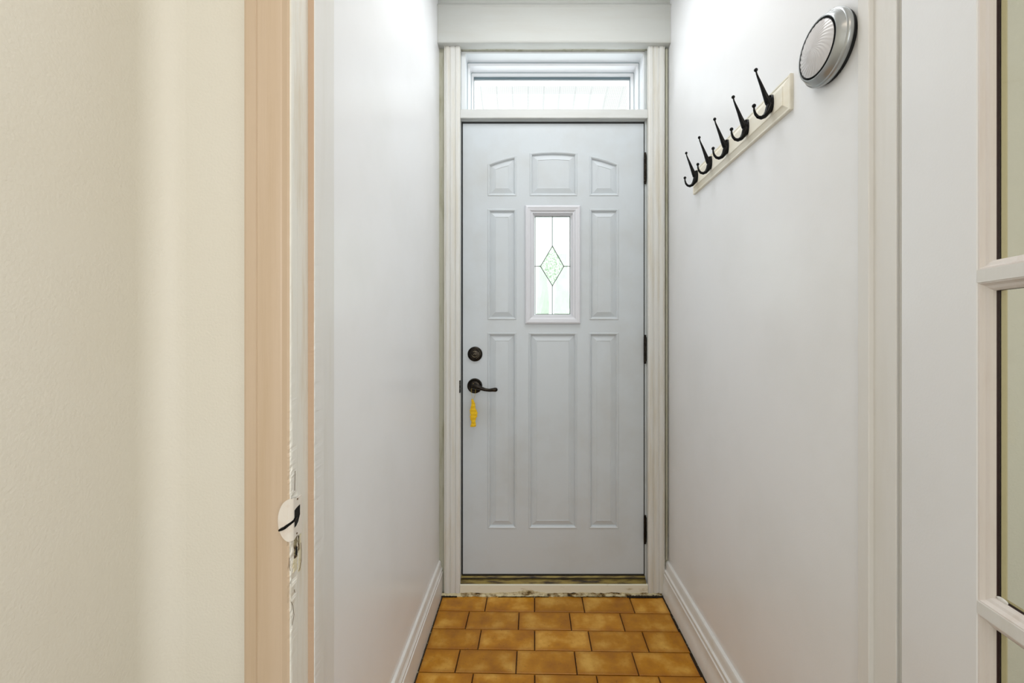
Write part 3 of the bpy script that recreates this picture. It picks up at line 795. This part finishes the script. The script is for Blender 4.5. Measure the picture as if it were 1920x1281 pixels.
casing_chip(-0.3925, -0.3900, (0.7040, 0.7110), 0.760, 0.774, M['hole'], 12)
casing_chip(-0.3925, -0.3908, (0.6985, 0.7124), 0.735, 0.757, M['chip'], 14)
mb = MB()
def crack(pts, r=0.0005):
    mb.tube(pts, r, 5)
crack([(-0.3905, 0.7150, 0.7295), (-0.3903, 0.7190, 0.7335), (-0.3903, 0.7225, 0.742), (-0.3903, 0.7232, 0.760), (-0.3903, 0.7215, 0.775)], .0004)
crack([(-0.3925, 0.6930, 0.742), (-0.3945, 0.6927, 0.752), (-0.3938, 0.6927, 0.764)], .00035)
crack([(-0.3916, 0.6937, 0.690), (-0.3904, 0.6970, 0.682), (-0.3901, 0.7000, 0.664), (-0.3905, 0.6950, 0.650)], .00035)
crack([(-0.3904, 0.7010, 0.706), (-0.3904, 0.7030, 0.700)], .0004)
crack([(-0.3906, 0.7030, 0.872), (-0.3905, 0.7040, 0.905)], .0004)
mb.build('paint_crack', M['brown_line'], bpy.data.objects['trim_9'])

# ------------------------------------------------------------------ inner doorway, right side
jr = [(0.6450, 0.6965), (0.6205, 0.6965), (0.6200, 0.6975), (0.6200, 0.7415), (0.6120, 0.7415), (0.6112, 0.7425), (0.6112, 0.7658), (0.6450, 0.7658)]
mb = vsweep(jr, 0.0, 2.30, 200, jit=lambda i, z: (0.0004*noise.noise(Vector((z*12, i, 3))), 0))
struct(mb.build('trim_12', M['trim']))
mb = MB(); mb.box(0.6255, 0.7000, 0.6935, 0.7130, 0.0, 2.33, 0, 0.002)
struct(mb.build('trim_13', M['trim']))

# ------------------------------------------------------------------ glazed door standing open on the right
u = Vector((-0.1435, -0.9897))
gd = struct(empty('door_2', (0.6195, 0.6865, 0.0), math.atan2(u.y, u.x)))
DW, DH, DT = 0.78, 2.22, 0.036
ST = 0.1345; MW = 0.0165
ZS = [0.333, 0.7725, 1.2117, 1.651, 2.09]
def gpart(mb, name, mt, bev=None): return mb.build(name, mt, gd)
mb = MB(); mb.box(0, ST, 0, DT, 0.012, DH, 0, .0012); gpart(mb, 'stile', M['wall'])
mb = MB(); mb.box(DW-ST, DW, 0, DT, 0.012, DH, 0, .0012); gpart(mb, 'stile', M['wall'])
mb = MB(); mb.box(ST, DW-ST, 0, DT, 0.012, ZS[0]-MW/2, 0); gpart(mb, 'rail', M['wall'])
mb = MB(); mb.box(ST, DW-ST, 0, DT, ZS[-1]+MW/2, DH, 0); gpart(mb, 'rail', M['wall'])
for z in ZS[1:-1]:
    mb = MB(); mb.box(ST, DW-ST, 0, DT, z-MW/2, z+MW/2, 0); gpart(mb, 'muntin', M['trim'])
xm = DW/2
for k in range(len(ZS)-1):
    mb = MB(); mb.box(xm-MW/2, xm+MW/2, 0, DT, ZS[k]+MW/2, ZS[k+1]-MW/2, 0); gpart(mb, 'muntin', M['trim'])
def lr(x0, x1, z0, z1, d, y): return [(x0+d, y, z0+d), (x1-d, y, z0+d), (x1-d, y, z1-d), (x0+d, y, z1-d)]
for k in range(len(ZS)-1):
    for (xa, xb) in ((ST, xm-MW/2), (xm+MW/2, DW-ST)):
        za, zb = ZS[k]+MW/2, ZS[k+1]-MW/2
        mb = MB()
        mb.loops([lr(xa, xb, za, zb, d, y) for d, y in ((-0.0005, 0.0010), (0.0020, 0.0012), (0.0032, 0.0034), (0.0050, 0.0058), (0.0085, 0.0072), (0.0110, 0.0095), (0.0118, 0.0125))])
        o = mb.build('glazing_bead', M['bead'], gd, normals=False)
        mb = MB()
        mb.loops([lr(xa, xb, za, zb, d, y) for d, y in ((0.0118, 0.0125), (0.0120, 0.0168), (0.0008, 0.0170), (0.0008, 0.0165))])
        mb.build('glazing_line', M['maroon'], gd, normals=False)
        mb = MB()
        mb.loops([lr(xa, xb, za, zb, d, y) for d, y in ((0.0119, 0.0178), (0.0112, 0.0240), (0.0050, 0.0300), (0.0, 0.0352))])
        mb.build('glazing_bead', M['yellow_bead'], gd, normals=False)
        mb = MB(); mb.box(xa+0.002, xb-0.002, 0.0140, 0.0168, za+0.002, zb-0.002)
        mb.build('glass_pane', M['door_glass'], gd)
# dab of white putty in one corner
mb = MB(); mb.ball((ST+0.0195, 0.0125, ZS[1]+MW/2+0.0135), 0.0052, 10, 0, (1.5, 0.35, 0.6))
mb.build('putty_dab', M['trim'], gd)

# ------------------------------------------------------------------ coat rack on the right wall
YB0, YB1, ZB0, ZB1 = 0.959, 1.533, 1.658, 1.741
yc = (YB0+YB1)/2
rack = empty('coat_rack', (XR(yc), yc, (ZB0+ZB1)/2), -math.atan(0.0128)*1)
# local frame: local y along the wall, local -x out of the wall
rack.rotation_euler = (0, 0, -math.atan(0.0128))
tag(rack, 'ivory coat rack with five black double hooks, on the right wall', 'coat rack')
hl, hz = (YB1-YB0)/2, (ZB1-ZB0)/2
def bl(d, x): return [(x, -hl+d, -hz+d), (x, hl-d, -hz+d), (x, hl-d, hz-d), (x, -hl+d, hz-d)]
mb = MB(); mb.loops([bl(0, 0.0), bl(0, -0.0070), bl(0.0015, -0.0085), bl(0.0050, -0.0085), bl(0.0060, -0.0075), bl(0.0190, -0.0125), bl(0.0195, -0.0140), bl(0.0210, -0.0145)], cap_first=True, cap_last=True)
mb.build('board', M['rack'], rack)
hook_mesh = None
for k in range(5):
    ly = 1.021+0.1148*k-yc
    if hook_mesh is None:
        mb = MB(); F = -0.0120
        # oval flange
        mb.loops([[(F-h, rr2*0.0105*math.cos(a), -0.004+rr2*0.0215*math.sin(a)) for a in [2*math.pi*i/20 for i in range(20)]] for rr2, h in ((1.0, -0.001), (1.0, 0.0022), (0.86, 0.0042), (0.5, 0.0052))], cap_last=True, smooth=True)
        up = [(0.003, -0.006, .0078), (0.008, 0.000, .0080), (0.0125, 0.008, .0066), (0.0175, 0.020, .0054), (0.0225, 0.033, .0046), (0.0280, 0.047, .0038), (0.0330, 0.059, .0030), (0.0365, 0.068, .0024), (0.0385, 0.0765, .0022)]
        mb.tube([(F-a, 0, b) for a, b, r in up], [r*(1.15-0.35*i/8) for i, (a, b, r) in enumerate(up)], 10)
        mb.ball((F-0.0388, 0, 0.0790), 0.0046, 12)
        lo = [(0.003, -0.004, .0076), (0.006, -0.014, .0078), (0.0105, -0.025, .0066), (0.0175, -0.0345, .0052), (0.0260, -0.0385, .0044), (0.0340, -0.0365, .0038), (0.0400, -0.0295, .0034), (0.0430, -0.0200, .0028), (0.0435, -0.0130, .0024)]
        mb.tube([(F-a, 0, b) for a, b, r in lo], [r*(1.15-0.25*i/8) for i, (a, b, r) in enumerate(lo)], 10)
        mb.ball((F-0.0435, 0, -0.0090), 0.0048, 12)
        mb.ball((F-0.0045, 0, 0.0145), 0.0030, 8)      # screw heads
        mb.ball((F-0.0030, 0, -0.0235), 0.0026, 8)
        h0 = mb.build('coat_hook', M['iron'], rack); hook_mesh = h0.data
        h0.location = (-0.002, ly, 0.010)
    else:
        h = bpy.data.objects.new('coat_hook', hook_mesh); C.objects.link(h); h.parent = rack; h.location = (-0.002, ly, 0.010)

# ------------------------------------------------------------------ round push light on the right wall
yl, zl = 0.8330, 1.7090
pl_ = empty('push_light', (XR(yl), yl, zl))
pl_.rotation_euler = (0, R(-90), -math.atan(0.0128))      # local z points out of the wall (-x)
tag(pl_, 'round silver battery push light with a ribbed clear lens, high on the right wall', 'wall light')
mb = MB(); mb.lathe([(0.0625, 0.0), (0.0640, 0.002), (0.0640, 0.009), (0.061, 0.011)], 64, cap=True)
mb.build('base', M['black'], pl_)
mb = MB(); mb.lathe([(0.060, 0.0085), (0.0665, 0.0090), (0.0680, 0.0110), (0.0680, 0.0150), (0.0670, 0.0185), (0.0650, 0.0205), (0.0642, 0.0208), (0.0610, 0.0265), (0.0570, 0.0325), (0.0550, 0.0338), (0.0535, 0.0334), (0.0530, 0.0310), (0.0530, 0.018)], 72, cap=False)
mb.build('housing', M['silver'], pl_)
mb = MB(); mb.lathe([(0.0531, 0.0205), (0.0531, 0.0275), (0.0505, 0.0275), (0.0503, 0.0340), (0.0499, 0.0343), (0.0493, 0.0340), (0.0493, 0.0205)], 64, cap=False)
mb.build('gap_ring', M['black'], pl_)
mb = MB(); mb.lathe([(0.0520, 0.0255), (0.030, 0.0245), (0.0, 0.0242)], 48, cap=False)
mb.build('reflector', M['reflector'], pl_)
for a in range(3):
    mb = MB(); t = R(90+120*a)
    mb.ball((0.016*math.cos(t), 0.016*math.sin(t), 0.0270), 0.0042, 10)
    mb.build('led', M['led'], pl_)
mb = MB(); rings = []; n = 240
for k in range(17):
    r = 0.0498*(1-k/16.5)
    h = 0.0335+0.0100*(1-(r/0.0498)**2)
    rings.append([(r*math.cos(t), r*math.sin(t), h+0.0005*math.sin(30*(t+(r/0.0498)*0.9))*min(1, r/0.02)) for t in [2*math.pi*i/n for i in range(n)]])
mb.loops(rings, cap_last=True, smooth=True)
rings = [[(r*math.cos(t), r*math.sin(t), h) for t in [2*math.pi*i/n for i in range(n)]] for r, h in ((0.0498, 0.0335), (0.0498, 0.0318), (0.03, 0.0380), (0.004, 0.0410))]
mb.loops(rings, cap_last=True, smooth=True)
mb.build('lens', M['lens'], pl_)

# ------------------------------------------------------------------ outside: sloping porch soffit, porch floor, garden
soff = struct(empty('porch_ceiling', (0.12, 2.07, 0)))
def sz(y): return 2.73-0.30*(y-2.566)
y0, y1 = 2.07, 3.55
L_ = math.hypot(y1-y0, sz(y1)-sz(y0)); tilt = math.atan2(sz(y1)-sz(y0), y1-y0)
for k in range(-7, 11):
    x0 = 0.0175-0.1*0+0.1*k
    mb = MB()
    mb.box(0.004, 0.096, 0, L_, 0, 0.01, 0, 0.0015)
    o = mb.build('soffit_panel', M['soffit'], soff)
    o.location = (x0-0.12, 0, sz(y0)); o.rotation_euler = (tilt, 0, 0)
mb = MB()
mb.add([(-0.8, y0, sz(y0)+0.0016), (1.2, y0, sz(y0)+0.0016), (1.2, y1, sz(y1)+0.0016), (-0.8, y1, sz(y1)+0.0016), (-0.8, y0, sz(y0)+0.05), (1.2, y0, sz(y0)+0.05), (1.2, y1, sz(y1)+0.05), (-0.8, y1, sz(y1)+0.05)],
       [(0, 1, 2, 3), (4, 5, 6, 7), (0, 1, 5, 4), (2, 3, 7, 6), (1, 2, 6, 5), (0, 3, 7, 4)])
o = mb.build('soffit_backing', M['soffit_joint'], soff); local(o, soff)
mb = MB(); mb.box(-1.5, 2.0, 2.06, 3.9, -0.16, -0.02); struct(mb.build('porch_floor', M['concrete']))
mb = MB(); mb.box(-14, 14, 3.9, 30, -0.40, -0.30); struct(mb.build('bounce_ground', M['ground']))  # unseen ground, pale and neutral to bounce light into the transom
def cedar(x, y, h, r, seed, label):
    random.seed(seed)
    root = empty('cedar', (x, y, -0.30)); tag(root, label, 'tree', 'cedars in the front garden')
    mb = MB(); mb.tube([(0, 0, 0), (0, 0, h*0.5)], [0.06, 0.03], 8); mb.build('trunk', M['bark'], root)
    mb = MB(); rings = []
    for k in range(26):
        t = k/25; z = 0.15+(h-0.15)*t
        rr = r*math.sin(math.pi*min(1, t*1.0+0.12)*0.90)**0.45
        rings.append([((rr*(1+0.22*noise.noise(Vector((math.cos(a)*3, math.sin(a)*3+seed, z*5)))+0.06*random.random()))*math.cos(a),
                       (rr*(1+0.22*noise.noise(Vector((math.cos(a)*3, math.sin(a)*3+seed, z*5)))+0.06*random.random()))*math.sin(a), z) for a in [2*math.pi*i/28 for i in range(28)]])
    mb.loops(rings, cap_last=True, cap_first=True); mb.build('foliage', M['leaf'], root)
cedar(0.33, 8.0, 2.85, 0.13, 1, 'narrow pale green cedar seen through the left half of the door glass')
cedar(0.66, 7.6, 2.95, 0.15, 2, 'narrow pale green cedar seen through the right half of the door glass')
